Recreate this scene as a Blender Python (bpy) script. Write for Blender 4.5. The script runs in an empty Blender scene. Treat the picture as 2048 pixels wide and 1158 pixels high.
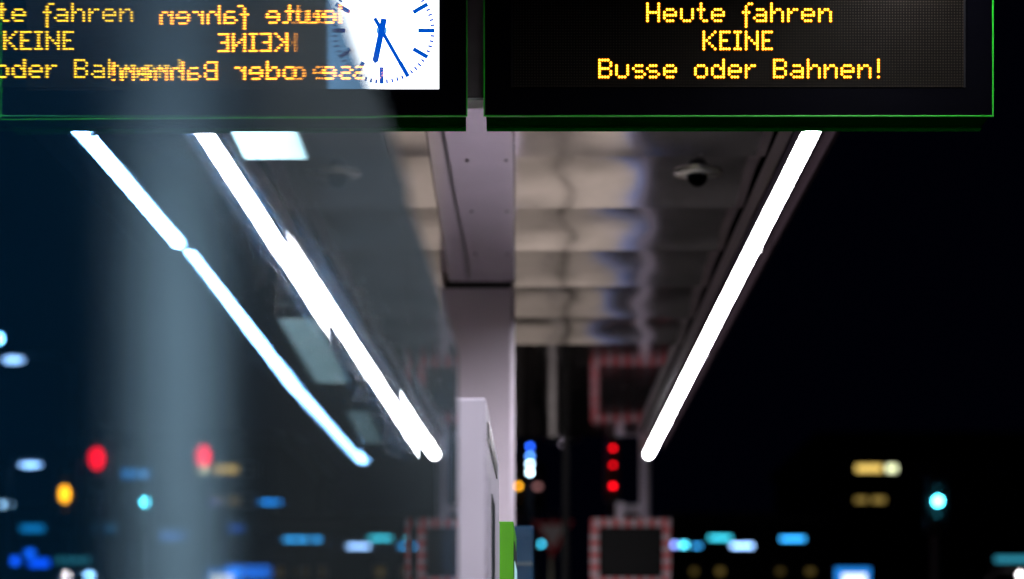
import bpy, bmesh, math, random
from mathutils import Vector, Matrix
random.seed(7)
S = bpy.context.scene
COL = S.collection

# ------------------------------------------------------------------ camera
F = 85 / 36 * 2048.0            # focal length in photo pixels
CZ = 1.6                        # eye height over the platform
VX, VY = 1030.0, 1437.0         # vanishing point of the canopy direction in the photo
D = 5.7                         # distance to the display boards (in focus)
cd = bpy.data.cameras.new('camera')
cam = bpy.data.objects.new('camera', cd); COL.objects.link(cam)
cam.location = (0, 0, CZ); cam.rotation_euler = (math.pi / 2, 0, 0)
cd.lens = 85; cd.sensor_width = 36; cd.sensor_fit = 'HORIZONTAL'
cd.shift_x = (1024 - VX) / 2048.0
cd.shift_y = (VY - 579) / 2048.0
cd.clip_start = 0.05; cd.clip_end = 2000
cd.dof.use_dof = True
cd.dof.focus_distance = D
cd.dof.aperture_fstop = 85 / (28 * D / F * 1000)
S.camera = cam

# ------------------------------------------------------------------ night sky, exposure
W = bpy.data.worlds.new('World'); S.world = W; W.use_nodes = True
bg = W.node_tree.nodes['Background']
bg.inputs[0].default_value = (0.10, 0.16, 1.0, 1); bg.inputs[1].default_value = 0.0014
S.view_settings.view_transform = 'Standard'; S.view_settings.look = 'None'
S.view_settings.exposure = 0; S.view_settings.gamma = 1
S.render.engine = 'CYCLES'
cy = S.cycles
cy.use_denoising = True
cy.max_bounces = 10; cy.transmission_bounces = 10; cy.glossy_bounces = 6; cy.diffuse_bounces = 4; cy.transparent_max_bounces = 12
cy.caustics_reflective = True; cy.caustics_refractive = False
cy.sample_clamp_indirect = 40.0

def P(px, py, d):
    return Vector(((px - VX) / F * d, d, CZ + (VY - py) / F * d))

# ------------------------------------------------------------------ helpers
def mat(name, base=(.5, .5, .5), rough=.5, metal=0.0, noise=0.0, nscale=8.0, bump=0.0, bscale=30.0, stretch=(1, 1, 1), spec=0.5, rvar=.1):
    m = bpy.data.materials.new(name); m.use_nodes = True
    nt = m.node_tree; p = nt.nodes['Principled BSDF']
    p.inputs['Base Color'].default_value = (*base, 1)
    p.inputs['Roughness'].default_value = rough; p.inputs['Metallic'].default_value = metal
    p.inputs['Specular IOR Level'].default_value = spec
    tc = nt.nodes.new('ShaderNodeTexCoord')
    mp = nt.nodes.new('ShaderNodeMapping'); mp.inputs['Scale'].default_value = stretch
    nt.links.new(tc.outputs['Object'], mp.inputs[0])
    if noise > 0:
        n = nt.nodes.new('ShaderNodeTexNoise'); n.inputs['Scale'].default_value = nscale; n.inputs['Detail'].default_value = 6
        nt.links.new(mp.outputs[0], n.inputs['Vector'])
        r = nt.nodes.new('ShaderNodeMapRange')
        r.inputs['From Min'].default_value = .3; r.inputs['From Max'].default_value = .7
        r.inputs['To Min'].default_value = 1 - noise; r.inputs['To Max'].default_value = 1 + noise * .5
        nt.links.new(n.outputs['Fac'], r.inputs['Value'])
        mx = nt.nodes.new('ShaderNodeVectorMath'); mx.operation = 'SCALE'
        mx.inputs[0].default_value = base
        nt.links.new(r.outputs[0], mx.inputs['Scale']); nt.links.new(mx.outputs[0], p.inputs['Base Color'])
        r2 = nt.nodes.new('ShaderNodeMapRange'); r2.inputs['To Min'].default_value = max(.02, rough - rvar); r2.inputs['To Max'].default_value = min(1, rough + rvar)
        nt.links.new(n.outputs['Fac'], r2.inputs['Value']); nt.links.new(r2.outputs[0], p.inputs['Roughness'])
    if bump > 0:
        n2 = nt.nodes.new('ShaderNodeTexNoise'); n2.inputs['Scale'].default_value = bscale; n2.inputs['Detail'].default_value = 3
        nt.links.new(mp.outputs[0], n2.inputs['Vector'])
        b = nt.nodes.new('ShaderNodeBump'); b.inputs['Strength'].default_value = bump; b.inputs['Distance'].default_value = .01
        nt.links.new(n2.outputs['Fac'], b.inputs['Height']); nt.links.new(b.outputs[0], p.inputs['Normal'])
    return m

_em = {}
def emit(color, strength=1.0):
    k = (tuple(round(c, 3) for c in color), round(strength, 3))
    if k in _em: return _em[k]
    m = bpy.data.materials.new('lit'); m.use_nodes = True
    nt = m.node_tree; nt.nodes.remove(nt.nodes['Principled BSDF'])
    e = nt.nodes.new('ShaderNodeEmission'); e.inputs[0].default_value = (*color, 1); e.inputs[1].default_value = strength
    nt.links.new(e.outputs[0], nt.nodes['Material Output'].inputs[0])
    _em[k] = m
    return m

def obj(name, bm, m, parent=None, smooth=False):
    me = bpy.data.meshes.new(name)
    bmesh.ops.recalc_face_normals(bm, faces=bm.faces[:])
    if parent is not None:
        bm.transform(parent.matrix_basis.inverted() if parent.parent is None else (parent.parent.matrix_basis @ parent.matrix_basis).inverted())
    bm.to_mesh(me); bm.free()
    if smooth:
        for p in me.polygons: p.use_smooth = True
    me.materials.append(m)
    o = bpy.data.objects.new(name, me); COL.objects.link(o)
    if parent is not None: o.parent = parent
    return o

def tag(o, label=None, cat=None, group=None, kind=None):
    if label: o['label'] = label
    if cat: o['category'] = cat
    if group: o['group'] = group
    if kind: o['kind'] = kind
    return o

def thing(name, label, cat, loc=(0, 0, 0), rotz=0.0, group=None):
    o = bpy.data.objects.new(name, None); o.empty_display_size = .05
    o.location = loc; o.rotation_euler = (0, 0, rotz)
    o.matrix_basis = Matrix.Translation(loc) @ Matrix.Rotation(rotz, 4, 'Z')
    COL.objects.link(o)
    return tag(o, label, cat, group)

def box(bm, x0, x1, y0, y1, z0, z1, bev=0.0, M=None):
    r = bmesh.ops.create_cube(bm, size=1)
    vs = r['verts']
    bmesh.ops.scale(bm, vec=(x1 - x0, y1 - y0, z1 - z0), verts=vs)
    bmesh.ops.translate(bm, vec=((x0 + x1) / 2, (y0 + y1) / 2, (z0 + z1) / 2), verts=vs)
    if bev > 0:
        es = list({e for v in vs for e in v.link_edges})
        g = bmesh.ops.bevel(bm, geom=es, offset=bev, segments=2, affect='EDGES', profile=.5)
        vs = list({v for f in g['faces'] for v in f.verts} | {v for v in vs if v.is_valid})
    if M is not None: bmesh.ops.transform(bm, matrix=M, verts=[v for v in vs if v.is_valid])
    return vs

def boxbm(*a, **k):
    bm = bmesh.new(); box(bm, *a, **k); return bm

def tube(bm, pts, r, n=12, caps=True):
    rings = []
    for i, p in enumerate(pts):
        p = Vector(p)
        t = (Vector(pts[min(i + 1, len(pts) - 1)]) - Vector(pts[max(i - 1, 0)])).normalized()
        up = Vector((0, 0, 1)) if abs(t.z) < .95 else Vector((0, 1, 0))
        a = t.cross(up).normalized(); b = a.cross(t)
        rr = r[i] if isinstance(r, (list, tuple)) else r
        rings.append([bm.verts.new(p + (a * math.cos(q) + b * math.sin(q)) * rr) for q in [2 * math.pi * k / n for k in range(n)]])
    for u, v in zip(rings, rings[1:]):
        for k in range(n): bm.faces.new((u[k], u[(k + 1) % n], v[(k + 1) % n], v[k]))
    if caps:
        bm.faces.new(rings[0]); bm.faces.new(rings[-1])
    return bm

def capsule_bm(p0, p1, r, n=16):
    p0, p1 = Vector(p0), Vector(p1); t = (p1 - p0).normalized()
    pts = []; rs = []
    for k in range(5):
        a = math.pi / 2 * (1 - k / 4); pts.append(p0 - t * r * math.sin(a)); rs.append(max(r * math.cos(a), r * .02))
    for k in range(5):
        a = math.pi / 2 * k / 4; pts.append(p1 + t * r * math.sin(a)); rs.append(max(r * math.cos(a), r * .02))
    return tube(bmesh.new(), pts, rs, n)

def prism(bm, poly, axis, a, b):
    """poly in the two other axes, extruded along axis from a to b"""
    def mk(u, v, w):
        return {'x': (w, u, v), 'y': (u, w, v), 'z': (u, v, w)}[axis]
    lo = [bm.verts.new(mk(u, v, a)) for u, v in poly]; hi = [bm.verts.new(mk(u, v, b)) for u, v in poly]
    bm.faces.new(lo); bm.faces.new(hi)
    n = len(poly)
    for i in range(n): bm.faces.new((lo[i], lo[(i + 1) % n], hi[(i + 1) % n], hi[i]))
    return bm

def disc(bm, c, r, n=10, ry=None, normal='y'):
    vs = []
    for k in range(n):
        a = 2 * math.pi * k / n
        u, v = math.cos(a) * r, math.sin(a) * (ry or r)
        vs.append(bm.verts.new(Vector(c) + (Vector((u, 0, v)) if normal == 'y' else Vector((u, v, 0)))))
    bm.faces.new(vs)

# ------------------------------------------------------------------ materials
M_mauve = mat('painted metal mauve grey', (.70, .61, .73), .38, noise=.06, nscale=3, bump=.05, bscale=40)
M_beam = mat('satin beam paint', (.74, .66, .77), .19, .55, noise=.05, nscale=3)
M_mauve2 = mat('painted metal pale', (.62, .57, .69), .42, noise=.05, nscale=5)
M_dark = mat('dark metal', (.02, .018, .022), .4, .3, noise=.3, nscale=6)
def matt(name, c):
    m = bpy.data.materials.new(name); m.use_nodes = True
    nt = m.node_tree; nt.nodes.remove(nt.nodes['Principled BSDF']); d_ = nt.nodes.new('ShaderNodeBsdfDiffuse'); d_.inputs[0].default_value = (*c, 1)
    nt.links.new(d_.outputs[0], nt.nodes['Material Output'].inputs[0]); return m
M_chan = matt('matt black channel', (.0004, .0003, .0004))
M_black = mat('black gasket', (.006, .006, .007), .35)
M_screen = mat('black glass front', (.0006, .0006, .0014), .5, noise=.2, nscale=9, spec=.006)
M_green = mat('dark green paint', (.0003, .026, .0006), .7, spec=.0, noise=.15, nscale=10)
M_edge = mat('bright green edge', (.008, .26, .01), .4, spec=.2)
M_machine = mat('apple green paint', (.10, .45, .005), .4, noise=.08, nscale=7, bump=.05, bscale=50)
M_conc = mat('platform concrete', (.31, .285, .26), .7, noise=.25, nscale=2.5, bump=.3, bscale=40)
M_asph = mat('asphalt', (.022, .022, .024), .9, noise=.3, nscale=.5, spec=.08)
M_grey = mat('grey galvanised steel', (.28, .27, .29), .5, .4, noise=.12, nscale=5)
M_wall = mat('dark rendered wall', (.015, .015, .017), .8, noise=.3, nscale=.4)
M_glassdark = mat('dark window glass', (.01, .012, .016), .08)

# ------------------------------------------------------------------ ground
tag(obj('ground', boxbm(-400, 400, -60, 900, -1.2, -.32), M_asph), kind='structure')
tag(obj('platform', boxbm(-1.75, 1.02, -9, 31.5, -.318, 0, bev=.02), M_conc), kind='structure')
tag(obj('platform_kerb', boxbm(1.023, 1.13, -9, 31.5, -.318, .004, bev=.02), mat('bluish edge strip', (.10, .18, .50), .7, noise=.15, nscale=6)), kind='structure')

# ------------------------------------------------------------------ canopy
ZC = CZ + 1.90
canopy = thing('canopy', 'platform shelter roof with riveted pale and dark metal ceiling panels over the centre beam', 'canopy', (0, 0, 0))

def ceil_mat(name, base, rough, metal, streak):
    m = mat(name, base, rough, metal, noise=streak, nscale=5, bump=.22, bscale=5, stretch=(1.6, .8, 1))
    return m
M_ceil = mat('burnished ceiling sheet', (.68, .60, .63), .06, 1.0, rvar=.03, noise=.16, nscale=6, bump=.018, bscale=4, stretch=(1.5, .8, 1))

M_ceil_near = mat('brushed ceiling sheet', (.60, .54, .57), .115, 1.0, rvar=.035, noise=.2, nscale=6, bump=.02, bscale=4, stretch=(1.5, .8, 1))
seams = [8.08 + .812 * k for k in range(-13, 11)]
def left_edge(y): return -1.68 + (y - 3) * .038
def panel_bm(xa0, xa1, xb0, xb1, y0, y1, sag, seed):
    """one slightly pillowed sheet; its left/right edges run xa0->xb0 and xa1->xb1"""
    rnd = random.Random(seed)
    bm = bmesh.new(); nu, nv = 24, 12; g = []
    ph, am = rnd.uniform(0, 6.28), rnd.uniform(.001, .0022)
    tilt = rnd.uniform(-.004, .004)
    if y0 > 12: am *= .07; tilt = 0; sag *= .06
    for j in range(nv + 1):
        t = j / nv; y = y0 + .010 + (y1 - y0 - .020) * t; row = []
        for i in range(nu + 1):
            s = i / nu
            x = (xa0 + (xb0 - xa0) * t) * (1 - s) + (xa1 + (xb1 - xa1) * t) * s
            z = ZC - .012 - sag * (4 * t * (1 - t)) - (.012 if y0 < 12 else .001) * t + tilt * (s - .5) + am * (math.sin(ph + s * 11 + t * 3) + .4 * math.sin(ph * 2 + s * 23 - t * 5)) * math.sin(math.pi * t)
            row.append(bm.verts.new((x, y, z)))
        g.append(row)
    for j in range(nv):
        for i in range(nu): bm.faces.new((g[j][i], g[j][i + 1], g[j + 1][i + 1], g[j + 1][i]))
    ext = bmesh.ops.extrude_face_region(bm, geom=bm.faces[:])
    bmesh.ops.translate(bm, vec=(0, 0, .012), verts=[v for v in ext['geom'] if isinstance(v, bmesh.types.BMVert)])
    return bm
for k, (y0, y1) in enumerate(zip(seams, seams[1:])):
    obj('ceiling_panel', panel_bm(-.425, .838, -.425, .838, y0, y1, -.0055, k), M_ceil if y0 > 12 else M_ceil_near, canopy, True).data.set_sharp_from_angle(angle=math.radians(30))
    obj('ceiling_panel', panel_bm(left_edge(y0), -.43, left_edge(y1), -.43, y0, y1, -.0045, 80 + k), M_ceil if y0 > 12 else M_ceil_near, canopy, True).data.set_sharp_from_angle(angle=math.radians(30))
Y0, Y1 = seams[0], seams[-1]
bm = bmesh.new()
prism(bm, [(left_edge(Y0) - .1, Y0 - .02), (1.005, Y0 - .02), (1.005, Y1 + .05), (left_edge(Y1) - .1, Y1 + .05)], 'z', ZC + .03, ZC + .12)
obj('roof', bm, M_dark, canopy)
bm = bmesh.new()
bmesh.ops.create_uvsphere(bm, u_segments=8, v_segments=6, radius=.0065, matrix=Matrix.Diagonal((1, 1, .6, 1)))
rv = obj('rivet', bm, M_dark, canopy); first = True
for y in seams[12:-1]:                              # rivets along every seam in view
    for x in (-.30, -.16, -.03, .075, .34, .62):
        r_ = rv if first else rv.copy()
        if not first: COL.objects.link(r_)
        first = False
        r_.location = (x, y - .03, ZC - (.020 if x > 0 or x < -.27 else .042))
# centre beam with a chamfered lower right edge
bm = bmesh.new(); zb = ZC - .04
prism(bm, [(-.285, zb + .06), (-.285, zb + .006), (-.279, zb), (-.006, zb), (-.0005, zb + .006), (-.0005, zb + .06)], 'y', Y0, 10.30)
beam = obj('beam', bm, M_beam, canopy)
bm = bmesh.new()
a = P(885, 266, (ZC - .04 - CZ) * F / (VY - 266)); b = P(938, 548, (ZC - .04 - CZ) * F / (VY - 548))
dirv = (b - a).normalized(); n_ = Vector((1, 0, 0)) * .006
a0 = a - dirv * 2.5
vs = [bm.verts.new(q + Vector((0, 0, -.001))) for q in (a0 - n_, a0 + n_, b + n_, b - n_)]
bm.faces.new(vs)
e = bmesh.ops.extrude_face_region(bm, geom=bm.faces[:]); bmesh.ops.translate(bm, vec=(0, 0, -.004), verts=[v for v in e['geom'] if isinstance(v, bmesh.types.BMVert)])
obj('seam_strip', bm, M_dark, canopy)
# light channels and edge rails
LIP = CZ + 1.772
obj('light_channel', boxbm(.842, .982, Y0, Y1, ZC - .035, ZC + .028), M_chan, canopy)
obj('light_lip', boxbm(.8395, .8445, Y0, Y1, LIP, ZC - .0355), M_chan, canopy)
obj('lip_trim', boxbm(.8378, .8393, Y0, Y1, LIP + .002, ZC - .036), mat('lip paint', (.16, .12, .14), .5), canopy)
obj('edge_rail', boxbm(.985, 1.003, Y0, Y1, ZC - .095, ZC + .028, bev=.003), matt('edge rail paint', (.0012, .0008, .0010)), canopy)
bm = bmesh.new()
prism(bm, [(-1.532, -1.5), (-1.527, -1.5), (-1.213, 9.2), (-1.15, 13), (-1.06, Y1), (-1.065, Y1), (-1.155, 13), (-1.218, 9.2)], 'z', LIP - .008, ZC + .02)
obj('light_lip', bm, M_chan, canopy)
bm = bmesh.new()
prism(bm, [(left_edge(Y0) - .02, Y0), (left_edge(Y0) - .005, Y0), (left_edge(Y1) - .005, Y1), (left_edge(Y1) - .02, Y1)], 'z', ZC - .08, ZC + .028)
obj('edge_rail', bm, M_chan, canopy)

# column at the end of the beam
colm = thing('support_column', 'pale mauve steel column carrying the centre beam of the canopy', 'column', (-.15, 10.45, 0))
bm = bmesh.new()
prism(bm, [(-.32, 10.37), (-.020, 10.37), (-.0005, 10.395), (-.0005, 10.70), (-.32, 10.70)], 'z', 0.002, ZC - .055)
obj('shaft', bm, M_mauve, colm)
obj('joint_shade', boxbm(-.30, -.015, 10.385, 10.68, ZC - .054, ZC + .029), M_black, colm)  # black filler stands for the shade in the joint under the beam
obj('base_plate', boxbm(-.40, .08, 10.28, 10.79, .0, .02, bev=.004), M_grey, colm)

# tube lights
ZT = CZ + 1.80
TL = emit((.97, .96, 1.0), 100.0)
def tube_light(label, x0, y0, x1, y1, r=.0235):
    t = thing('tube_light', label, 'tube light', (x0, y0, ZT), 0, 'tube lights along the canopy edges')
    obj('tube', capsule_bm((x0, y0, ZT), (x1, y1, ZT), r), TL, t, True)
    d = Vector((x1 - x0, y1 - y0, 0)); L = d.length; d.normalize()
    nclip = max(2, int(L / 2.4))
    for k in range(nclip):
        p = Vector((x0, y0, ZT)) + d * (L * (k + .35) / nclip)
        obj('clip', boxbm(p.x + .020, p.x + .036, p.y - .02, p.y + .02, ZT - .012, ZT + .062, bev=.003), M_grey, t)
    obj('socket', capsule_bm((x0, y0 - .03, ZT + .012), (x0, y0 - .1, ZT + .012), .02), M_dark, t, True)
    return t
tube_light('long glowing white tube light under the right edge of the canopy', .91, -2.5, .91, 16.45)
tube_light('glowing white tube under the left canopy edge, nearest of the left ones', -1.60, -1.5, -1.283, 9.15, .023)
tube_light('glowing white tube in the middle of the left canopy edge, between two others', -1.255, 9.30, -1.205, 13.2, .023)
tube_light('glowing white tube at the far end of the left canopy edge', -1.195, 13.3, -1.07, 16.85, .023)

# glowing panels on the left ceiling, the dim ones added for pale smears
def glow_panel(label, x0, x1, y0, y1, L):
    z = ZC - .05
    t = thing('glow_panel', label, 'light panel', ((x0 + x1) / 2, (y0 + y1) / 2, z), 0, 'flat light panels on the left half of the ceiling')
    bm = bmesh.new(); box(bm, x0 - .02, x1 + .02, y0 - .02, y1 + .02, z + .003, z + .040, bev=.004); obj('frame', bm, M_dark, t)
    obj('diffuser', boxbm(x0, x1, y0, y1, z - .004, z + .0025), emit((1.0, .70, .46), L), t)
glow_panel('short bright panel of the left ceiling just under the clock board', -.90, -.70, 7.62, 7.98, 34.0)
glow_panel('long dim glowing panel added on the left ceiling beside the middle tube light', -1.10, -.93, 11.2, 13.3, 3.6)
glow_panel('dimmest glowing panel added on the left ceiling beside the farthest tube light', -1.02, -.90, 14.6, 16.2, 2.2)

# ceiling domes
def dome(label, px, py):
    d = 1.875 * F / (VY - py); c = P(px, py, d)
    t = thing('ceiling_camera', label, 'dome camera', c, 0, 'dome cameras under the canopy ceiling')
    bm = bmesh.new()
    tube(bm, [(c.x, c.y, ZC + .01), (c.x, c.y, c.z + .012), (c.x, c.y, c.z + .004), (c.x, c.y, c.z)], [.085, .085, .08, .05], 24)
    obj('flange', bm, mat('satin steel ring', (.5, .48, .44), .25, .7), t, True)
    bm = bmesh.new()
    bmesh.ops.create_uvsphere(bm, u_segments=20, v_segments=12, radius=.036, matrix=Matrix.Translation((c.x, c.y, c.z - .001)))
    obj('lens_dome', bm, M_screen, t, True)
dome('small round dark dome on the dark ceiling near the right tube light', 1395, 352)

# ------------------------------------------------------------------ display boards
PITCH = 5.63 / F * D
FONT = {
 'H': ["10001", "10001", "10001", "11111", "10001", "10001", "10001"],
 'e': ["", "", "01110", "10001", "11111", "10000", "01110"],
 'u': ["", "", "10001", "10001", "10001", "10001", "01110"],
 't': ["0100", "0100", "1110", "0100", "0100", "0100", "0011"],
 'f': ["0011", "0100", "0100", "1110", "0100", "0100", "0100", "0100", "0100"],
 'a': ["", "", "01110", "00001", "01111", "10001", "01111"],
 'h': ["10000", "10000", "10110", "11001", "10001", "10001", "10001"],
 'r': ["", "", "1011", "1100", "1000", "1000", "1000"],
 'n': ["", "", "10110", "11001", "10001", "10001", "10001"],
 'K': ["10001", "10010", "10100", "11000", "10100", "10010", "10001"],
 'E': ["1111", "1000", "1000", "1110", "1000", "1000", "1111"],
 'I': ["111", "010", "010", "010", "010", "010", "111"],
 'N': ["10001", "10001", "11001", "10101", "10011", "10001", "10001"],
 'B': ["11110", "10001", "10001", "11110", "10001", "10001", "11110"],
 's': ["", "", "01110", "10000", "01110", "00001", "01110"],
 'o': ["", "", "01110", "10001", "10001", "10001", "01110"],
 'd': ["00001", "00001", "01101", "10011", "10001", "10001", "01111"],
 '!': ["1", "1", "1", "1", "1", "0", "1"],
}
ADV = {'t': 5, 'f': 4, 'r': 5, 'E': 5, 'I': 4, ' ': 5}
LINES = [("Heute fahren", 47, 8.8), ("KEINE", 67, 65.0), ("Busse oder Bahnen!", 30, 121.1)]
def led_dots(text, col0):
    out = [[]]; c = col0
    for i, ch in enumerate(text):
        if ch == '!': c += 1
        if ch != ' ':
            for r, row in enumerate(FONT[ch]):
                for k, bit in enumerate(row):
                    if bit == '1': out[-1].append((c + k, r))
        else: out.append([])
        adv = ADV.get(ch, 6)
        if text[i:i + 2] == 'ss': adv = 5
        c += adv
    return out
M_led = emit((1.0, .33, .012), 18)
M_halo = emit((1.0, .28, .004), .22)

def led_screen_mat():
    m = bpy.data.materials.new('dot matrix'); m.use_nodes = True
    nt = m.node_tree; p = nt.nodes['Principled BSDF']; p.inputs['Roughness'].default_value = .65
    p.inputs['Specular IOR Level'].default_value = .018
    tc = nt.nodes.new('ShaderNodeTexCoord'); sp = nt.nodes.new('ShaderNodeSeparateXYZ')
    nt.links.new(tc.outputs['Object'], sp.inputs[0])
    def M(op, a, b=None):
        n = nt.nodes.new('ShaderNodeMath'); n.operation = op
        for i, v in enumerate((a, b)):
            if v is None: continue
            if isinstance(v, (int, float)): n.inputs[i].default_value = v
            else: nt.links.new(v, n.inputs[i])
        return n.outputs[0]
    fx = M('SUBTRACT', M('FRACT', M('DIVIDE', sp.outputs['X'], PITCH)), .5)
    fz = M('SUBTRACT', M('FRACT', M('DIVIDE', sp.outputs['Z'], PITCH)), .5)
    rr = M('SQRT', M('ADD', M('MULTIPLY', fx, fx), M('MULTIPLY', fz, fz)))
    dot = M('LESS_THAN', rr, .24)
    mx = nt.nodes.new('ShaderNodeMix'); mx.data_type = 'RGBA'
    nt.links.new(dot, mx.inputs[0]); mx.inputs[6].default_value = (.0010, .0009, .0008, 1); mx.inputs[7].default_value = (.020, .016, .012, 1)
    nt.links.new(mx.outputs[2], p.inputs['Base Color'])
    return m
M_matrix = led_screen_mat()

M_led_deep = emit((1.0, .23, .004), 36.0)
def led_panel(parent, xcol0, ncol, m_lit=M_led):
    """dot matrix whose column 0 sits at photo x = xcol0"""
    top, bot = -60.0, 175.0
    a, b = P(xcol0 - 5, top, D), P(xcol0 + 5.63 * ncol + 1, bot, D)
    y = D - .0020
    # object origin on a dot boundary so that the procedural dots line up with the lit ones
    o0 = P(xcol0 - 2.815, 8.8 - 2.815, y)
    bm = boxbm(a.x, b.x, y, y + .004, b.z, a.z)
    bm.transform(Matrix.Translation(-o0))
    me = bpy.data.meshes.new('led_panel'); bmesh.ops.recalc_face_normals(bm, faces=bm.faces[:]); bm.to_mesh(me); bm.free()
    me.materials.append(M_matrix)
    lp = bpy.data.objects.new('led_panel', me); COL.objects.link(lp)
    lp.parent = parent; lp.location = o0 - Vector(parent.location)
    def sub(name, bm, m, par):
        bm.transform(Matrix.Translation(-o0)); me = bpy.data.meshes.new(name); bm.to_mesh(me); bm.free(); me.materials.append(m)
        o = bpy.data.objects.new(name, me); COL.objects.link(o); o.parent = par
        return o
    for text, c0, ytop in LINES:
        for dots in led_dots(text, c0):
            lit, halo = bmesh.new(), bmesh.new()
            for c, r in sorted(set(dots)):
                p = P(xcol0 + 5.63 * c, ytop + 5.63 * r, D)
                disc(lit, (p.x, y - .0022, p.z), PITCH * .36, 8)
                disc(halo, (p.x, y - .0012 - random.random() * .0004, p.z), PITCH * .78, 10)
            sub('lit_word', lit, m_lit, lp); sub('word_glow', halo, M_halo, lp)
    # pale frame slips at both ends of the panel
    for x in (xcol0 - 8, xcol0 + 5.63 * ncol + 2):
        q = P(x, top, D); q2 = P(x + 3.4, bot, D)
        sub('panel_slip', boxbm(q.x, q2.x, D - .0035, D + .002, q2.z, q.z), mat('panel slip', (.004, .004, .005), .7, spec=.05), lp)
    return lp

def board(label, x0, x1):
    top, bot = -120, 233
    a, b = P(x0, top, D), P(x1, bot, D)
    mid = (a.x + b.x) / 2
    t = thing('display_board', label, 'display board', (mid, D, b.z), 0, 'display boards hung side by side')
    dep = .14
    # green housing
    bm = bmesh.new()
    box(bm, a.x + .006, b.x - .006, D + .004, D + dep, b.z + .003, a.z, bev=.002)
    obj('housing', bm, M_green, t)
    obj('rear_lip', boxbm(a.x + .006, b.x - .006, D + dep - .034, D + dep - .002, b.z - .0018, b.z + .0025), mat('green lip', (.001, .10, .006), .7, spec=.0), t)
    obj('front_glass', boxbm(a.x + .0035, b.x - .0035, D - .0000, D + .0035, b.z + .0035, a.z - .0035), M_screen, t)
    bm = bmesh.new(); w = .0032
    for (p0, p1, q0, q1) in ((a.x, a.x + w, b.z, a.z), (b.x - w, b.x, b.z, a.z)):
        box(bm, p0, p1, D - .0025, D + .006, q0, q1)
    box(bm, a.x + w, b.x - w, D - .0025, D + .006, b.z, b.z + w * .8)
    box(bm, a.x + w, b.x - w, D - .0025, D + .006, a.z - w * .8, a.z)
    obj('green_trim', bm, M_edge, t)
    return t
rb = board('black green-edged board showing only orange dot-matrix words, right of the pair', 967, 1987)
led_panel(rb, 1030.2, 159)
lb = board('black green-edged board with a white square clock beside its orange words', -560, 935)
led_panel(lb, 1030.2 - 1404, 162, M_led_deep)

# clock in the left board
def clock(parent):
    yf = D - .004
    a, b = P(648, -53, D), P(878, 178, D)
    px = D / F
    face = obj('clock_face', boxbm(a.x, b.x, yf, D + .002, b.z, a.z), emit((.95, .98, 1.0), 3.5), parent)
    c = P(763.5, 62.3, D)
    BL = emit((.0, .085, .62), 1.0); BL2 = emit((.10, .40, .9), 1.0)
    def bar(bm, ang, r0, r1, w, y, pointed=False):
        # ang clockwise from 12
        u = Vector((math.sin(ang), 0, math.cos(ang))); v = Vector((math.cos(ang), 0, -math.sin(ang)))
        pts = [u * r0 - v * w / 2, u * r1 - v * w / 2]
        if pointed: pts.append(u * (r1 + w * .45))
        pts += [u * r1 + v * w / 2, u * r0 + v * w / 2]
        vs = [bm.verts.new(Vector((c.x, y, c.z)) + q * px) for q in pts]
        bm.faces.new(vs)
        e = bmesh.ops.extrude_face_region(bm, geom=[bm.faces[-1]] if False else [f for f in bm.faces if set(f.verts) == set(vs)])
        bmesh.ops.translate(bm, vec=(0, -.0006, 0), verts=[q for q in e['geom'] if isinstance(q, bmesh.types.BMVert)])
    bm = bmesh.new()
    for k in range(60):
        an = 2 * math.pi * k / 60
        if k % 5 == 0: bar(bm, an, 73, 106, 8.3, yf - .0003)
        else: bar(bm, an, 97.6, 106, 3.8, yf - .0003)
    obj('tick_marks', bm, BL, face)
    bm = bmesh.new(); disc(bm, (c.x, yf - .0012, c.z), 10.5 * px, 24); obj('hub_disc', bm, BL2, face)
    bm = bmesh.new(); bar(bm, math.radians(191.6), -24, 62, 12, yf - .0020, True); obj('hour_hand', bm, BL, face)
    bm = bmesh.new(); bar(bm, math.radians(150.4), -28, 105, 7.4, yf - .0032); obj('minute_hand', bm, BL, face)
clock(lb)

# hanger between the boards
hg = thing('board_hanger', 'dark steel hanger filling the gap between the two display boards', 'hanger', (-.09, D, 2.9))
q0, q1 = P(938, 195, D + .02), P(966, 195, D + .02)
obj('drop_tube', boxbm(q0.x - .02, q1.x + .02, D + .02, D + .098, q0.z, ZC + .02, bev=.003), mat('charcoal steel', (.05, .042, .046), .5, .2, noise=.2, nscale=20), hg)
obj('foot_plate', boxbm(q0.x - .02, q1.x + .02, D + .022, D + .100, q0.z - .006, q0.z - .0005), mat('grey foot plate', (.30, .30, .31), .5), hg)

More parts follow.
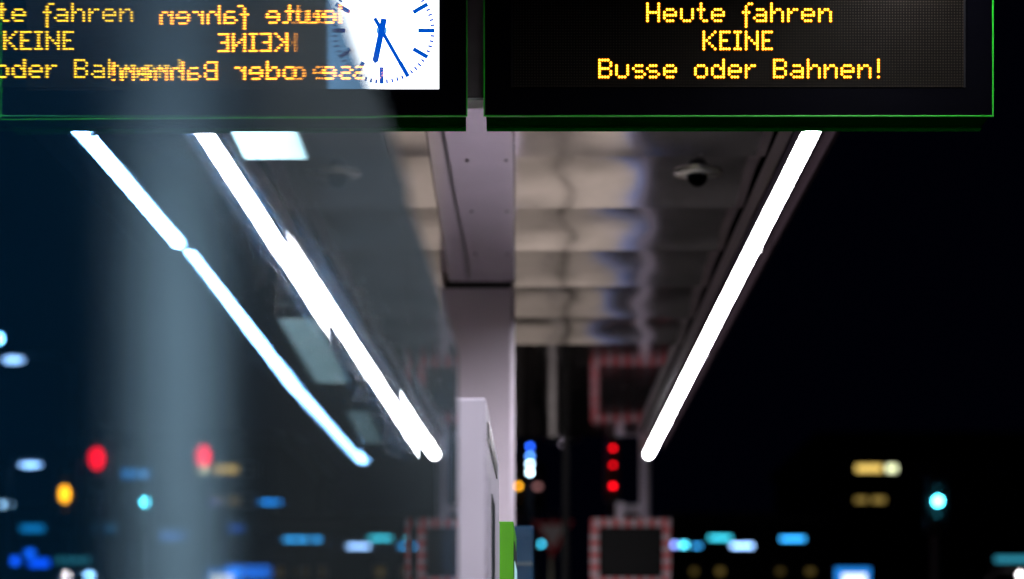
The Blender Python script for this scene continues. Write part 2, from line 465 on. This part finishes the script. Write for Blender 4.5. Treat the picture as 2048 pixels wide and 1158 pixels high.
# ------------------------------------------------------------------ the glass screen by the camera
def VXg(d): return -.1297 + .014475 * d           # plane of the wind screen
def glass_mat():
    m = bpy.data.materials.new('wind screen glass'); m.use_nodes = True
    nt = m.node_tree; nt.nodes.remove(nt.nodes['Principled BSDF'])
    out = nt.nodes['Material Output']
    tc = nt.nodes.new('ShaderNodeTexCoord'); mp = nt.nodes.new('ShaderNodeMapping')
    mp.inputs['Scale'].default_value = (0, 55, .7); nt.links.new(tc.outputs['Object'], mp.inputs[0])
    n = nt.nodes.new('ShaderNodeTexNoise'); n.inputs['Scale'].default_value = 1; n.inputs['Detail'].default_value = 4
    nt.links.new(mp.outputs[0], n.inputs['Vector'])
    def M(op, a, b):
        k = nt.nodes.new('ShaderNodeMath'); k.operation = op
        for i, v in enumerate((a, b)):
            if isinstance(v, (int, float)): k.inputs[i].default_value = v
            else: nt.links.new(v, k.inputs[i])
        return k.outputs[0]
    wv = M('MULTIPLY', M('SUBTRACT', n.outputs['Fac'], .5), .0029)
    cb = nt.nodes.new('ShaderNodeCombineXYZ'); nt.links.new(wv, cb.inputs['Y'])
    ge = nt.nodes.new('ShaderNodeNewGeometry')
    ad = nt.nodes.new('ShaderNodeVectorMath'); ad.operation = 'ADD'
    nt.links.new(ge.outputs['Normal'], ad.inputs[0]); nt.links.new(cb.outputs[0], ad.inputs[1])
    no = nt.nodes.new('ShaderNodeVectorMath'); no.operation = 'NORMALIZE'; nt.links.new(ad.outputs[0], no.inputs[0])
    sc2 = nt.nodes.new('ShaderNodeVectorMath'); sc2.operation = 'SCALE'; sc2.inputs['Scale'].default_value = .32; nt.links.new(cb.outputs[0], sc2.inputs[0])
    ad2 = nt.nodes.new('ShaderNodeVectorMath'); ad2.operation = 'ADD'; nt.links.new(ge.outputs['Normal'], ad2.inputs[0]); nt.links.new(sc2.outputs[0], ad2.inputs[1])
    no2 = nt.nodes.new('ShaderNodeVectorMath'); no2.operation = 'NORMALIZE'; nt.links.new(ad2.outputs[0], no2.inputs[0])
    def glass(rough, tint):
        r = nt.nodes.new('ShaderNodeBsdfRefraction'); r.inputs['Roughness'].default_value = 0; r.inputs['IOR'].default_value = 1.5; r.inputs['Color'].default_value = (*tint, 1)
        g = nt.nodes.new('ShaderNodeBsdfGlossy'); g.inputs['Roughness'].default_value = rough; g.inputs['Color'].default_value = (.97, .98, 1, 1)
        f = nt.nodes.new('ShaderNodeFresnel'); f.inputs['IOR'].default_value = 1.5
        gc = nt.nodes.new('ShaderNodeMix'); gc.data_type = 'RGBA'; nt.links.new(ge.outputs['Backfacing'], gc.inputs[0]); gc.inputs[6].default_value = (.97, .98, 1, 1); gc.inputs[7].default_value = (.05, .065, .075, 1); nt.links.new(gc.outputs[2], g.inputs['Color'])
        x = nt.nodes.new('ShaderNodeMixShader')
        for q, nn in ((r, no2), (g, no), (f, no2)): nt.links.new(nn.outputs[0], q.inputs['Normal'])
        nt.links.new(f.outputs[0], x.inputs[0]); nt.links.new(r.outputs[0], x.inputs[1]); nt.links.new(g.outputs[0], x.inputs[2])
        return x
    g1 = glass(0.0, (.48, .75, 1.0)); g2 = glass(.07, (.48, .75, 1.0))
    m1 = nt.nodes.new('ShaderNodeMixShader'); bfm = nt.nodes.new('ShaderNodeMath'); bfm.operation = 'MULTIPLY_ADD'; bfm.inputs[1].default_value = -.006; bfm.inputs[2].default_value = .006; nt.links.new(ge.outputs['Backfacing'], bfm.inputs[0]); nt.links.new(bfm.outputs[0], m1.inputs[0])
    nt.links.new(g1.outputs[0], m1.inputs[1]); nt.links.new(g2.outputs[0], m1.inputs[2])
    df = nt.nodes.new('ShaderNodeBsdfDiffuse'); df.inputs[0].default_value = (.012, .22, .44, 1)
    m2 = nt.nodes.new('ShaderNodeMixShader')
    # thin uneven film with the haze painted in: bluer near, greyer far, denser higher
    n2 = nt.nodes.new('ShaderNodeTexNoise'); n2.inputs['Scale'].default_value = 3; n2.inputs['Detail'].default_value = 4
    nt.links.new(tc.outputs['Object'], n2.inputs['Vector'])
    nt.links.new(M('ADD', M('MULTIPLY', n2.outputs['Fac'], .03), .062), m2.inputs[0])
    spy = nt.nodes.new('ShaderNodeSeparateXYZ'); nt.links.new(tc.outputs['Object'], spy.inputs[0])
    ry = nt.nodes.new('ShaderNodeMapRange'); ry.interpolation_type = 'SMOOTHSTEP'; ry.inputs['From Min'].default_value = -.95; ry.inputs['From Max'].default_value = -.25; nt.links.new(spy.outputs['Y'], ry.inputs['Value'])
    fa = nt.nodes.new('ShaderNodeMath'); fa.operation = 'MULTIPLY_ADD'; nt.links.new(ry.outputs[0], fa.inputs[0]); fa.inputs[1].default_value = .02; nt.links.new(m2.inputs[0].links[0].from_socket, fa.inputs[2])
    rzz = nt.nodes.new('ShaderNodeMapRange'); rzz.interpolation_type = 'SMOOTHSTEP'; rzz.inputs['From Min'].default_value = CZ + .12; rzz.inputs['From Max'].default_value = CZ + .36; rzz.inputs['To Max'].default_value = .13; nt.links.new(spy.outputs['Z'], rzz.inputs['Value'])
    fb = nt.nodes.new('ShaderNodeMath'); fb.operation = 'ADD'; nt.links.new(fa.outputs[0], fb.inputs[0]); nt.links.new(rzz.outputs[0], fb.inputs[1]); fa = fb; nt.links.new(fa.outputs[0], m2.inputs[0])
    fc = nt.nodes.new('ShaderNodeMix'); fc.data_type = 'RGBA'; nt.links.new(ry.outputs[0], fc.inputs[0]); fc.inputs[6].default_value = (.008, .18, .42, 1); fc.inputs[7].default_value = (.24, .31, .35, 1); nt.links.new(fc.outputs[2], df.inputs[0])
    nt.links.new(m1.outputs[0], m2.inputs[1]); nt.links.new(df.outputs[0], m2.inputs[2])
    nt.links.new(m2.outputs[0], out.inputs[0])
    return m
gs = thing('glass_screen', 'large clear glass wind screen close to the left, mirroring the right display board', 'glass screen', (VXg(1.5), 1.5, 0))
def ztop(y):
    return CZ + (.43 + (y - .15) / 1.25 * .025 if y < 1.4 else .455 + (y - 1.4) / 1.1 * .042 if y < 2.5 else .497 + (y - 2.5) * .007)
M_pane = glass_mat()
for (ya, yb, yaw) in ((.15, 1.296, 0.0), (1.304, 2.216, .0026), (2.224, 3.34, .0052)):     # three sheets, each a touch out of line
    ym = (ya + yb) / 2
    X = lambda y: VXg(y) + (y - ym) * yaw
    ys = [ya + (yb - ya) * k / 6 for k in range(7)]
    prof = [(ya, .06), (yb, .06)] + [(y, ztop(y)) for y in reversed(ys)]
    bm = bmesh.new()
    fr = [bm.verts.new((X(y), y, z)) for y, z in prof]; bk = [bm.verts.new((X(y) - .010, y, z)) for y, z in prof]
    bm.faces.new(fr); bm.faces.new(bk)
    for i in range(len(prof)):
        j = (i + 1) % len(prof); bm.faces.new((fr[i], fr[j], bk[j], bk[i]))
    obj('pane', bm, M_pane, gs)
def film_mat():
    m = bpy.data.materials.new('pale film'); m.use_nodes = True
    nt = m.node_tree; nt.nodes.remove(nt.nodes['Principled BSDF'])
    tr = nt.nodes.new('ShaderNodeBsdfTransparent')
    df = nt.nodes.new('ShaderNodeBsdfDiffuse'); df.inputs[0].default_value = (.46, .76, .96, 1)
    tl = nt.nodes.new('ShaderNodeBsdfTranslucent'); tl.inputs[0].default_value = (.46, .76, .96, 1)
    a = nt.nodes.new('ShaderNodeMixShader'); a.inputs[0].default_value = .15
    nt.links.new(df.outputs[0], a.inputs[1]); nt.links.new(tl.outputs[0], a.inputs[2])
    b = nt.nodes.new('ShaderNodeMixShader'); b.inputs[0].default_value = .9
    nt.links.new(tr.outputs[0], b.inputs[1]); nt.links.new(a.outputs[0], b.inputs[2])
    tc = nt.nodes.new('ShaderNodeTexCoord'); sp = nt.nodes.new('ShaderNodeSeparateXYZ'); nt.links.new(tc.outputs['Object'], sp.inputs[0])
    def R(a0, a1):                                    # pale film fades out towards both edges of the strip
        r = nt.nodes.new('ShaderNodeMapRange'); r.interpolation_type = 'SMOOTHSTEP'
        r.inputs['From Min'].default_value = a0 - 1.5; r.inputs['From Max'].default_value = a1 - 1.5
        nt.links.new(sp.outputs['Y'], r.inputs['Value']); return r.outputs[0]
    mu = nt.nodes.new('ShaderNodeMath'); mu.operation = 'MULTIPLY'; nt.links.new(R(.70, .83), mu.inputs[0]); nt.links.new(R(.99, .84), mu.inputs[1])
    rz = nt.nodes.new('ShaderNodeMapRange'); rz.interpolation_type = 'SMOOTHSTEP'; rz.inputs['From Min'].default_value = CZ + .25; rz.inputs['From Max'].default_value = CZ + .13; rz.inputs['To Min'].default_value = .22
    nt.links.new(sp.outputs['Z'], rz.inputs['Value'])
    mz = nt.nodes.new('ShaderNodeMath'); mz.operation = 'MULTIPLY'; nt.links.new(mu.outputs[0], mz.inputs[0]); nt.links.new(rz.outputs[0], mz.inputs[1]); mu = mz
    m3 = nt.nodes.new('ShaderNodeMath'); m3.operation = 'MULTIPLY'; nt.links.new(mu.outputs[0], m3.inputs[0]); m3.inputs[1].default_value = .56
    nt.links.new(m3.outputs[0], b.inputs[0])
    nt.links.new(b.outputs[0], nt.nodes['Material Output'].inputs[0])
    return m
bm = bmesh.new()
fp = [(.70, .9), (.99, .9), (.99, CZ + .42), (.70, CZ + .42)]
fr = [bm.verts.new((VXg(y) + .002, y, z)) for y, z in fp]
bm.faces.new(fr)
obj('pale_strip', bm, film_mat(), gs)
for y in (.5, 1.6, 2.9): obj('floor_clamp', boxbm(VXg(y) - .03, VXg(y) + .02, y - .05, y + .05, 0, .10, bev=.004), M_grey, gs)

# ------------------------------------------------------------------ poster case and ticket machine (furniture runs parallel to the glass)
YAW = -math.atan(.014475)
pc_x, pc_y = -.054, 4.5
pc = thing('poster_case', 'tall slim pale grey poster case seen edge-on in front of the column', 'poster case', (pc_x, pc_y, 0), YAW)
Mp = pc.matrix_basis
def loc(bm): bm.transform(Mp); return bm
zt = .597 + CZ
bm = bmesh.new()
box(bm, -.066, 0, 0, 1.15, .05, zt, bev=.005)
obj('body', loc(bm), M_mauve2, pc)
obj('cap_slot', loc(boxbm(-.002, .0030, .09, .86, zt - .066, zt - .034)), M_black, pc)
for (y0, y1) in ((.03, .34), (.60, 1.12)): obj('frame_rail', loc(boxbm(-.001, .0022, y0, y1, .35, zt - .145, bev=.0006)), M_mauve2, pc)
obj('frame_rail', loc(boxbm(-.001, .0022, .342, .598, .35, .50)), M_mauve2, pc)
obj('display_glass', loc(boxbm(-.001, .0034, .342, .598, .505, zt - .147)), M_black, pc)
for y in (.12, 1.03): obj('foot', loc(boxbm(-.055, -.011, y - .04, y + .04, 0, .05)), M_grey, pc)

tm_y = 5.77
tm = thing('ticket_machine', 'bright green ticket machine with a glowing side screen behind the poster case', 'ticket machine', (-.0036, tm_y, 0), YAW)
Mt = tm.matrix_basis
def loct(bm): bm.transform(Mt); return bm
zg = CZ + (VY - 1043) / F * tm_y
bm = bmesh.new()
box(bm, -.10, 0, 0, .52, .08, zg, bev=.0015)
obj('body', loct(bm), M_machine, tm)
bm = bmesh.new(); prism(bm, [(.03, zg - .045), (.49, zg - .045), (.49, zg - .55), (.03, zg - .55)], 'x', -.001, .0015)
scr = obj('screen', loct(bm), M_black, tm)
obj('display', loct(boxbm(.0012, .0024, .05, .46, zg - .50, zg - .09)), emit((.45, .75, .85), .9), scr)
obj('plinth', loct(boxbm(-.09, -.01, .03, .49, 0, .08)), M_dark, tm)

# ------------------------------------------------------------------ red and white framed mirrors on their post
def stripes_mat(axis):
    m = bpy.data.materials.new('red white stripes'); m.use_nodes = True
    nt = m.node_tree; p = nt.nodes['Principled BSDF']; p.inputs['Roughness'].default_value = .35
    tc = nt.nodes.new('ShaderNodeTexCoord'); sp = nt.nodes.new('ShaderNodeSeparateXYZ'); nt.links.new(tc.outputs['Object'], sp.inputs[0])
    def M(op, a, b=0.0):
        n = nt.nodes.new('ShaderNodeMath'); n.operation = op
        for i, v in enumerate((a, b)):
            if isinstance(v, (int, float)): n.inputs[i].default_value = v
            else: nt.links.new(v, n.inputs[i])
        return n.outputs[0]
    s = M('GREATER_THAN', M('FRACT', M('DIVIDE', sp.outputs[axis], .092)), .5)
    mx = nt.nodes.new('ShaderNodeMix'); mx.data_type = 'RGBA'; nt.links.new(s, mx.inputs[0])
    mx.inputs[6].default_value = (.55, .40, .45, 1); mx.inputs[7].default_value = (.66, .035, .045, 1)
    nt.links.new(mx.outputs[2], p.inputs['Base Color'])
    return m
M_stripe = {'X': stripes_mat('X'), 'Z': stripes_mat('Z')}
MD = 18.4
def traffic_mirror(label, px0, py0, px1, py1, tilt):
    a, b = P(px0, py0, MD), P(px1, py1, MD); c = (a + b) / 2
    w, h = abs(b.x - a.x), abs(a.z - b.z)
    t = thing('platform_mirror', label, 'mirror', c)
    R = t.matrix_basis
    fw = .064
    for z in (-h / 2, h / 2 - fw):
        bm = boxbm(-w / 2 + .002, w / 2 - .002, -.02, .02, z, z + fw, bev=.006); bm.transform(R); obj('striped_bar', bm, M_stripe['X'], t)
    for xx in (-w / 2, w / 2 - fw):
        bm = boxbm(xx, xx + fw, -.019, .021, -h / 2 + fw + .001, h / 2 - fw - .001, bev=.006); bm.transform(R); obj('striped_bar', bm, M_stripe['Z'], t)
    bm = boxbm(-w / 2 + fw * .7, w / 2 - fw * .7, -.008, .012, -h / 2 + fw * .7, h / 2 - fw * .7); bm.transform(R)
    obj('mirror_face', bm, mat('dim mirror face', (.004, .0032, .0038), .4, 0, spec=.08), t)
    bm = boxbm(-w / 2 + .06, w / 2 - .06, .022, .06, -h / 2 + .06, h / 2 - .06, bev=.01); bm.transform(R)
    obj('back_shell', bm, M_grey, t)
    return t
traffic_mirror('square mirror with red and white striped frame hanging beside a slim post', 1181, 1037, 1342, 1172, 0)
mp_ = thing('mirror_post', 'slim grey steel post beside the striped mirrors at the canopy end', 'post', (P(1290, 1000, MD + .2).x, MD + .2, -.318))
x = P(1290, 1000, MD + .2).x
obj('pole', tube(bmesh.new(), [(x, MD + .2, -.318), (x, MD + .2, 3.9)], .045, 16), M_mauve, mp_, True)
xb = P(1240, 1000, MD + .2).x
obj('bracket', boxbm(xb + .034, x - .02, MD + .17, MD + .23, P(0, 1022, MD).z, P(0, 1004, MD).z, bev=.005), M_mauve, mp_)
obj('hanger', boxbm(xb - .034, xb + .032, MD + .07, MD + .23, P(0, 1050, MD).z, P(0, 1003, MD).z, bev=.005), M_mauve, mp_)

# yield sign
ys = thing('yield_sign', 'dim red-bordered triangular yield sign beyond the column', 'road sign', P(1105, 1200, 26))
c = P(1105, 1066, 26)
def tri(r, y0, y1):
    bm = bmesh.new(); prism(bm, [(c.x + r * math.sin(a), c.z + r * math.cos(a)) for a in (math.radians(60), math.radians(180), math.radians(300))], 'y', y0, y1); return bm
obj('border', tri(.27, 26, 26.01), mat('sign red', (.45, .02, .03), .4), ys)
obj('sign_face', tri(.165, 25.992, 25.999), mat('sign white', (.6, .55, .6), .4), ys)
obj('pole', tube(bmesh.new(), [(c.x, 26.04, -.32), (c.x, 26.04, c.z + .25)], .03, 10), M_grey, ys, True)

# blue information panel beyond the ticket machine
ip = thing('info_panel', 'dark blue information panel just beyond the green ticket machine', 'information panel', (.03, 8.0, 0))
a, b = P(1000, 1052, 8.0), P(1067, 1400, 8.0)
obj('panel', boxbm(a.x, b.x, 8.0, 8.05, b.z, a.z, bev=.004), mat('blue enamel', (.008, .05, .12), .3, noise=.2, nscale=14), ip)
obj('heading_strip', boxbm(a.x + .003, b.x - .003, 7.996, 8.001, a.z - .13, a.z - .118), mat('pale strip', (.1, .13, .16), .4), ip)
obj('post', boxbm(a.x + .02, a.x + .06, 8.01, 8.04, 0, b.z), M_grey, ip)

# ------------------------------------------------------------------ lights of the street beyond
def gain(w, h, d, target, T=1.0):
    b = 28 * (1 - D / d) * .86
    return target * ((w + b) * (h + b)) / (w * h) / T

def lamp_disc(bm, p, w, h, d):
    disc(bm, (p.x, p.y, p.z), w / F * d / 2, 14, h / F * d / 2)

def lens(parent, name, p, w, h, d, color, target, T=1.0):
    bm = bmesh.new(); rx, rz = w / F * d / 2, h / F * d / 2
    bmesh.ops.create_uvsphere(bm, u_segments=14, v_segments=10, radius=1, matrix=Matrix.Translation(p) @ Matrix.Diagonal((rx, min(rx, rz), rz, 1)))
    return obj(name, bm, emit(color, gain(w, h, d, target, T)), parent, True)

def traffic_light(label, px, py, d, color, target, w=10, h=10, T=1.0, group='traffic lights at the crossing'):
    p = P(px, py, d)
    t = thing('traffic_light', label, 'traffic light', (p.x, p.y + .15, -.32), 0, group)
    obj('housing', boxbm(p.x - .16, p.x + .16, p.y + .06, p.y + .24, p.z - .45, p.z + .45, bev=.03), M_black, t)
    lens(t, 'lamp', p, w, h, d, color, target, T)
    for dz in (-.28, .28): obj('unlit_lamp', tube(bmesh.new(), [(p.x, p.y + .05, p.z + dz), (p.x, p.y - .02, p.z + dz)], [.10, .09], 14), M_glassdark, t, True)
    obj('pole', tube(bmesh.new(), [(p.x, p.y + .27, -.32), (p.x, p.y + .27, p.z + .3)], .05, 10), M_grey, t, True)
    return t

def street_lamp(label, px, py, d, color, target, w=30, h=8, T=1.0, arm=.8, group='street lamps along the road'):
    p = P(px, py, d)
    t = thing('street_lamp', label, 'street lamp', (p.x - arm, p.y, -.32), 0, group)
    obj('pole', tube(bmesh.new(), [(p.x - arm, p.y, -.32), (p.x - arm, p.y, p.z - .1), (p.x - arm * .7, p.y, p.z + .1), (p.x, p.y, p.z + .12)], [.07, .05, .045, .04], 10), M_grey, t, True)
    hw = max(.18, w / F * d * .6)
    obj('head', boxbm(p.x - hw, p.x + hw, p.y - .12, p.y + .12, p.z + .06, p.z + .16, bev=.03), M_dark, t)
    lens(t, 'lamp', p, w, h, d, color, target, T)
    return t

# right of the column
RED = (1.0, .004, .012)
CY = (.08, .75, 1.0)
sm = thing('signal_mast', 'tram signal mast with three red lamps above one another', 'signal', (P(1226, 1000, 30).x, 30.2, -.32))
x = P(1226, 1000, 30).x
obj('mast', tube(bmesh.new(), [(x, 30.3, -.32), (x, 30.3, P(0, 860, 30).z)], .05, 10), M_dark, sm, True)
obj('backplate', boxbm(x - .09, x + .09, 30.08, 30.24, P(0, 1000, 30).z, P(0, 868, 30).z, bev=.02), M_black, sm)
for py, tg in ((896, .42), (930, .34), (972, .65)): lens(sm, 'lamp', P(1226, py, 30), 9, 7, 30, RED, tg)
bmst = thing('beacon_mast', 'mast with blue and white lamps stacked right beside the column', 'signal', (P(1060, 1000, 34).x, 34.2, -.32))
x = P(1060, 1000, 34).x
obj('mast', tube(bmesh.new(), [(x, 34.3, -.32), (x, 34.3, P(0, 870, 34).z)], .05, 10), M_dark, bmst, True)
for py, cc, tg in ((893, (.02, .12, 1), .8), (912, (.10, .32, 1), .9), (928, (.55, .80, 1.0), 1.2), (945, (.60, .85, 1.0), 1.4), (862, (.01, .03, 1), .10)):  # faint topmost blue one stands for the stack's reflection in the ceiling
    lens(bmst, 'lamp', P(1060, py, 34), 8, 6, 34, cc, tg)
for (px, py, d, tg, lab) in ((1125, 872, 20.6, .30, 'upper of the two faint white hooded lamps between blue and red signals'), (1126, 889, 27.5, .10, 'lower and fainter of the two white hooded lamps between blue and red signals')):
    p = P(px, py, d)
    t = thing('platform_lamp', lab, 'lamp', (p.x, d + .2, 0), 0, 'hooded lamps along the far platform')
    yp = d - 1.3
    obj('pole', tube(bmesh.new(), [(p.x, yp, 0), (p.x, yp, p.z - .1), (p.x, yp + .12, p.z + .12), (p.x, yp + .35, p.z + .17), (p.x, d, p.z + .17)], .03, 10), M_black, t, True)
    obj('hood', tube(bmesh.new(), [(p.x, d, p.z + .18), (p.x, d, p.z + .13), (p.x, d, p.z + .05)], [.05, .17, .21], 16), M_dark, t, True)
    lens(t, 'lamp', p, 8, 6, d, (.85, .7, .9), tg)
    ld = bpy.data.lights.new('floor_spot', 'SPOT'); ld.energy = 1450 if d < 24 else 750; ld.spot_size = math.radians(100); ld.spot_blend = .5; ld.shadow_soft_size = .12; ld.color = (1.0, .92, .84)  # spot added to brighten the far floor that the ceiling mirrors
    lo = bpy.data.objects.new('floor_spot', ld); COL.objects.link(lo); lo.parent = t; lo.location = (0, -.2, p.z - .06); lo.rotation_euler = (math.radians(31), 0, math.radians(-6))
traffic_light('amber traffic light right against the column edge', 1037, 972, 36, (1.0, .42, .02), .6, 8, 8)
traffic_light('dim amber lamp low beside the blue lamp mast', 1075, 973, 44, (.8, .35, .35), .09, 14, 8)
traffic_light('bright cyan-green traffic light alone on the dark right side', 1876, 1002, 34, CY, 5.5, 16, 16)
street_lamp('pale yellow oval lamp behind the green ticket machine', 1046, 1106, 26, (.95, 1.0, .68), 1.5, 28, 14, 1, .5)
street_lamp('small round teal lamp between the column and yield sign', 1081, 1088, 42, (.04, .5, .75), .75, 12, 8)

def lit_block(name, label, cat, px0, px1, pytop, d, depth, wins, group=None, floors=()):
    a, b = P(px0, pytop, d), P(px1, pytop, d)
    t = thing(name, label, cat, ((a.x + b.x) / 2, d, -.32), 0, group)
    obj('wall', boxbm(a.x, b.x, d, d + depth, -.32, a.z), M_wall, t)
    obj('roof', boxbm(a.x - .2, b.x + .2, d - .2, d + depth + .2, a.z + .003, a.z + .25), M_dark, t)
    for (px, py, w, h, cc, tg, T) in wins:
        c = P(px, py, d); hw, hh = w / F * d / 2, h / F * d / 2
        fr = bmesh.new()
        for (u0, u1, v0, v1) in ((-hw - .06, hw + .06, hh, hh + .06), (-hw - .06, hw + .06, -hh - .06, -hh), (-hw - .06, -hw, -hh, hh), (hw, hw + .06, -hh, hh)):
            box(fr, c.x + u0, c.x + u1, d - .05, d - .002, c.z + v0, c.z + v1)
        f = obj('window', fr, M_grey, t)
        m = emit(cc, gain(w, h, d, tg, T)) if tg > 0 else M_glassdark
        obj('pane', boxbm(c.x - hw, c.x + hw, d - .03, d - .004, c.z - hh, c.z + hh), m, f)
    return t
TEAL = (.03, .42, .55); BLU = (.05, .33, .95); YEL = (1.0, .68, .16)
dark = lambda xs, ys, w, h: [(x, y, w, h, (0, 0, 0), 0, 1) for x in xs for y in ys]
lit_block('office_building', 'dark office block on the right with yellow lit upper windows', 'building', 1640, 2060, 880, 80, 14,
    [(1738, 937, 52, 13, YEL, .34, 1), (1783, 937, 20, 13, (.8, .85, .5), .45, 1), (1722, 1000, 24, 10, YEL, .05, 1), (1757, 1000, 26, 10, YEL, .06, 1)]
    + dark((1690, 1850, 1920, 1990), (937, 1000), 30, 14))
lit_block('pavilion', 'low dark pavilion on the right with small teal lit windows', 'building', 1338, 1645, 1050, 52, 8,
    [(1350, 1090, 12, 8, (.25, .35, 1), .55, 1), (1367, 1090, 14, 8, (.08, .65, .85), .8, 1), (1394, 1092, 14, 5, (.03, .3, .7), .35, 1), (1440, 1076, 44, 6, TEAL, .75, 1), (1484, 1092, 44, 7, (.30, .55, 1.0), .95, 1), (1585, 1078, 48, 6, (.03, .38, .9), .7, 1),
     (1388, 1143, 12, 12, YEL, .010, 1), (1440, 1143, 14, 12, YEL, .018, 1), (1560, 1143, 14, 10, YEL, .008, 1), (1620, 1143, 16, 10, YEL, .014, 1)])
ad = thing('advert_sign', 'glowing blue sign with a white middle at the bottom right', 'lit sign', (P(1705, 1150, 24).x, 24, -.32))
a, b = P(1668, 1133, 24), P(1743, 1230, 24)
obj('cabinet', boxbm(a.x, b.x, 24, 24.2, b.z, a.z, bev=.02), M_dark, ad)
obj('blue_face', boxbm(a.x + .01, b.x - .01, 23.985, 23.998, b.z + .01, a.z - .01), emit((.02, .30, 1.0), .9), ad)
a2, b2 = P(1684, 1148, 24), P(1732, 1215, 24)
obj('white_face', boxbm(a2.x, b2.x, 23.975, 23.984, b2.z, a2.z), emit((.85, .95, 1.0), 1.6), ad)
obj('post', boxbm((a.x + b.x) / 2 - .06, (a.x + b.x) / 2 + .06, 24.05, 24.15, -.32, b.z), M_grey, ad)
street_lamp('white lamp cut by the bottom right corner', 2044, 1150, 40, (1, .95, .98), 2.0, 16, 12, 1, .6)
ls = thing('lit_sign', 'teal lit strip sign at the far right edge, right of the cyan traffic light', 'lit sign', (P(2020, 1118, 36).x, 36, -.32))
a, b = P(1990, 1113, 36), P(2060, 1124, 36)
obj('cabinet', boxbm(a.x - .05, b.x + .05, 36, 36.15, b.z - .05, a.z + .05, bev=.02), M_black, ls)
obj('lit_face', boxbm(a.x, b.x, 35.985, 35.998, b.z, a.z), emit((.03, .28, .40), 1.1), ls)
obj('post', boxbm(b.x - .1, b.x, 36.03, 36.12, -.32, b.z - .052), M_black, ls)

# left side, seen through the glass
street_lamp('bluish white lamp highest at the left frame edge', -4, 677, 45, (.55, .85, 1.0), 5.0, 16, 16, .6, .7)
street_lamp('pinkish white oblong lamp just beneath the bluish one at left', 26, 720, 50, (1.0, .82, .9), 1.2, 44, 12, .6, -1.2)
street_lamp('white oblong lamp on an arm above the amber light at left', 60, 930, 38, (1.0, .86, .98), 1.3, 44, 9, .6, .35)
street_lamp('round peach-white lamp at the left edge below the arm lamp', 12, 1009, 46, (1.0, .82, .74), 1.2, 26, 12, .6, .9)
traffic_light('amber traffic light glowing on the left behind the glass', 128, 988, 30, (1.0, .17, .002), 7, 20, 34, .6)
traffic_light('red traffic light left of the pale band in the glass', 193, 917, 33, (1.0, .0, .004), 4.0, 30, 44, .5)
traffic_light('red traffic light right of the pale band in the glass', 405, 912, 36, (1.0, .0, .01), 5.0, 26, 42, .33)
lit_block('shop_building', 'low dark shop row on the left with teal and blue lit windows', 'building', -60, 700, 1030, 56, 9,
    [(65, 1057, 46, 12, (.02, .35, .55), .4, .6), (30, 1122, 14, 14, (.02, .18, 1), .5, .6), (60, 1108, 18, 16, (.02, .22, 1), .5, .6), (78, 1126, 40, 14, (.01, .16, 1), .6, .6), (212, 1057, 44, 12, TEAL, .08, .5), (345, 1072, 44, 18, (.3, .5, .9), .2, .4), (470, 1057, 30, 10, BLU, .1, .3), (495, 1145, 90, 26, BLU, .4, .25)]
    + dark((130, 290, 560, 640), (1110,), 40, 20))
street_lamp('small white lamp at the bottom left behind the glass', 178, 1151, 44, (1, .95, .98), 1.4, 16, 12, .5, .6)
lit_block('far_building', 'distant dark building behind the left traffic lights with bluish sign windows', 'building', 200, 600, 880, 85, 12,
    [(275, 948, 60, 14, (.04, .45, .75), .28, .45), (292, 948, 16, 12, (.6, .85, 1), .5, .45), (425, 1016, 26, 22, (.03, .25, 1), .5, .35), (540, 1008, 40, 10, (.04, .5, .95), .7, .25), (385, 1015, 30, 14, (.03, .3, .8), .3, .35)] + dark((330, 480), (950,), 30, 14))

bpy.context.view_layer.update()
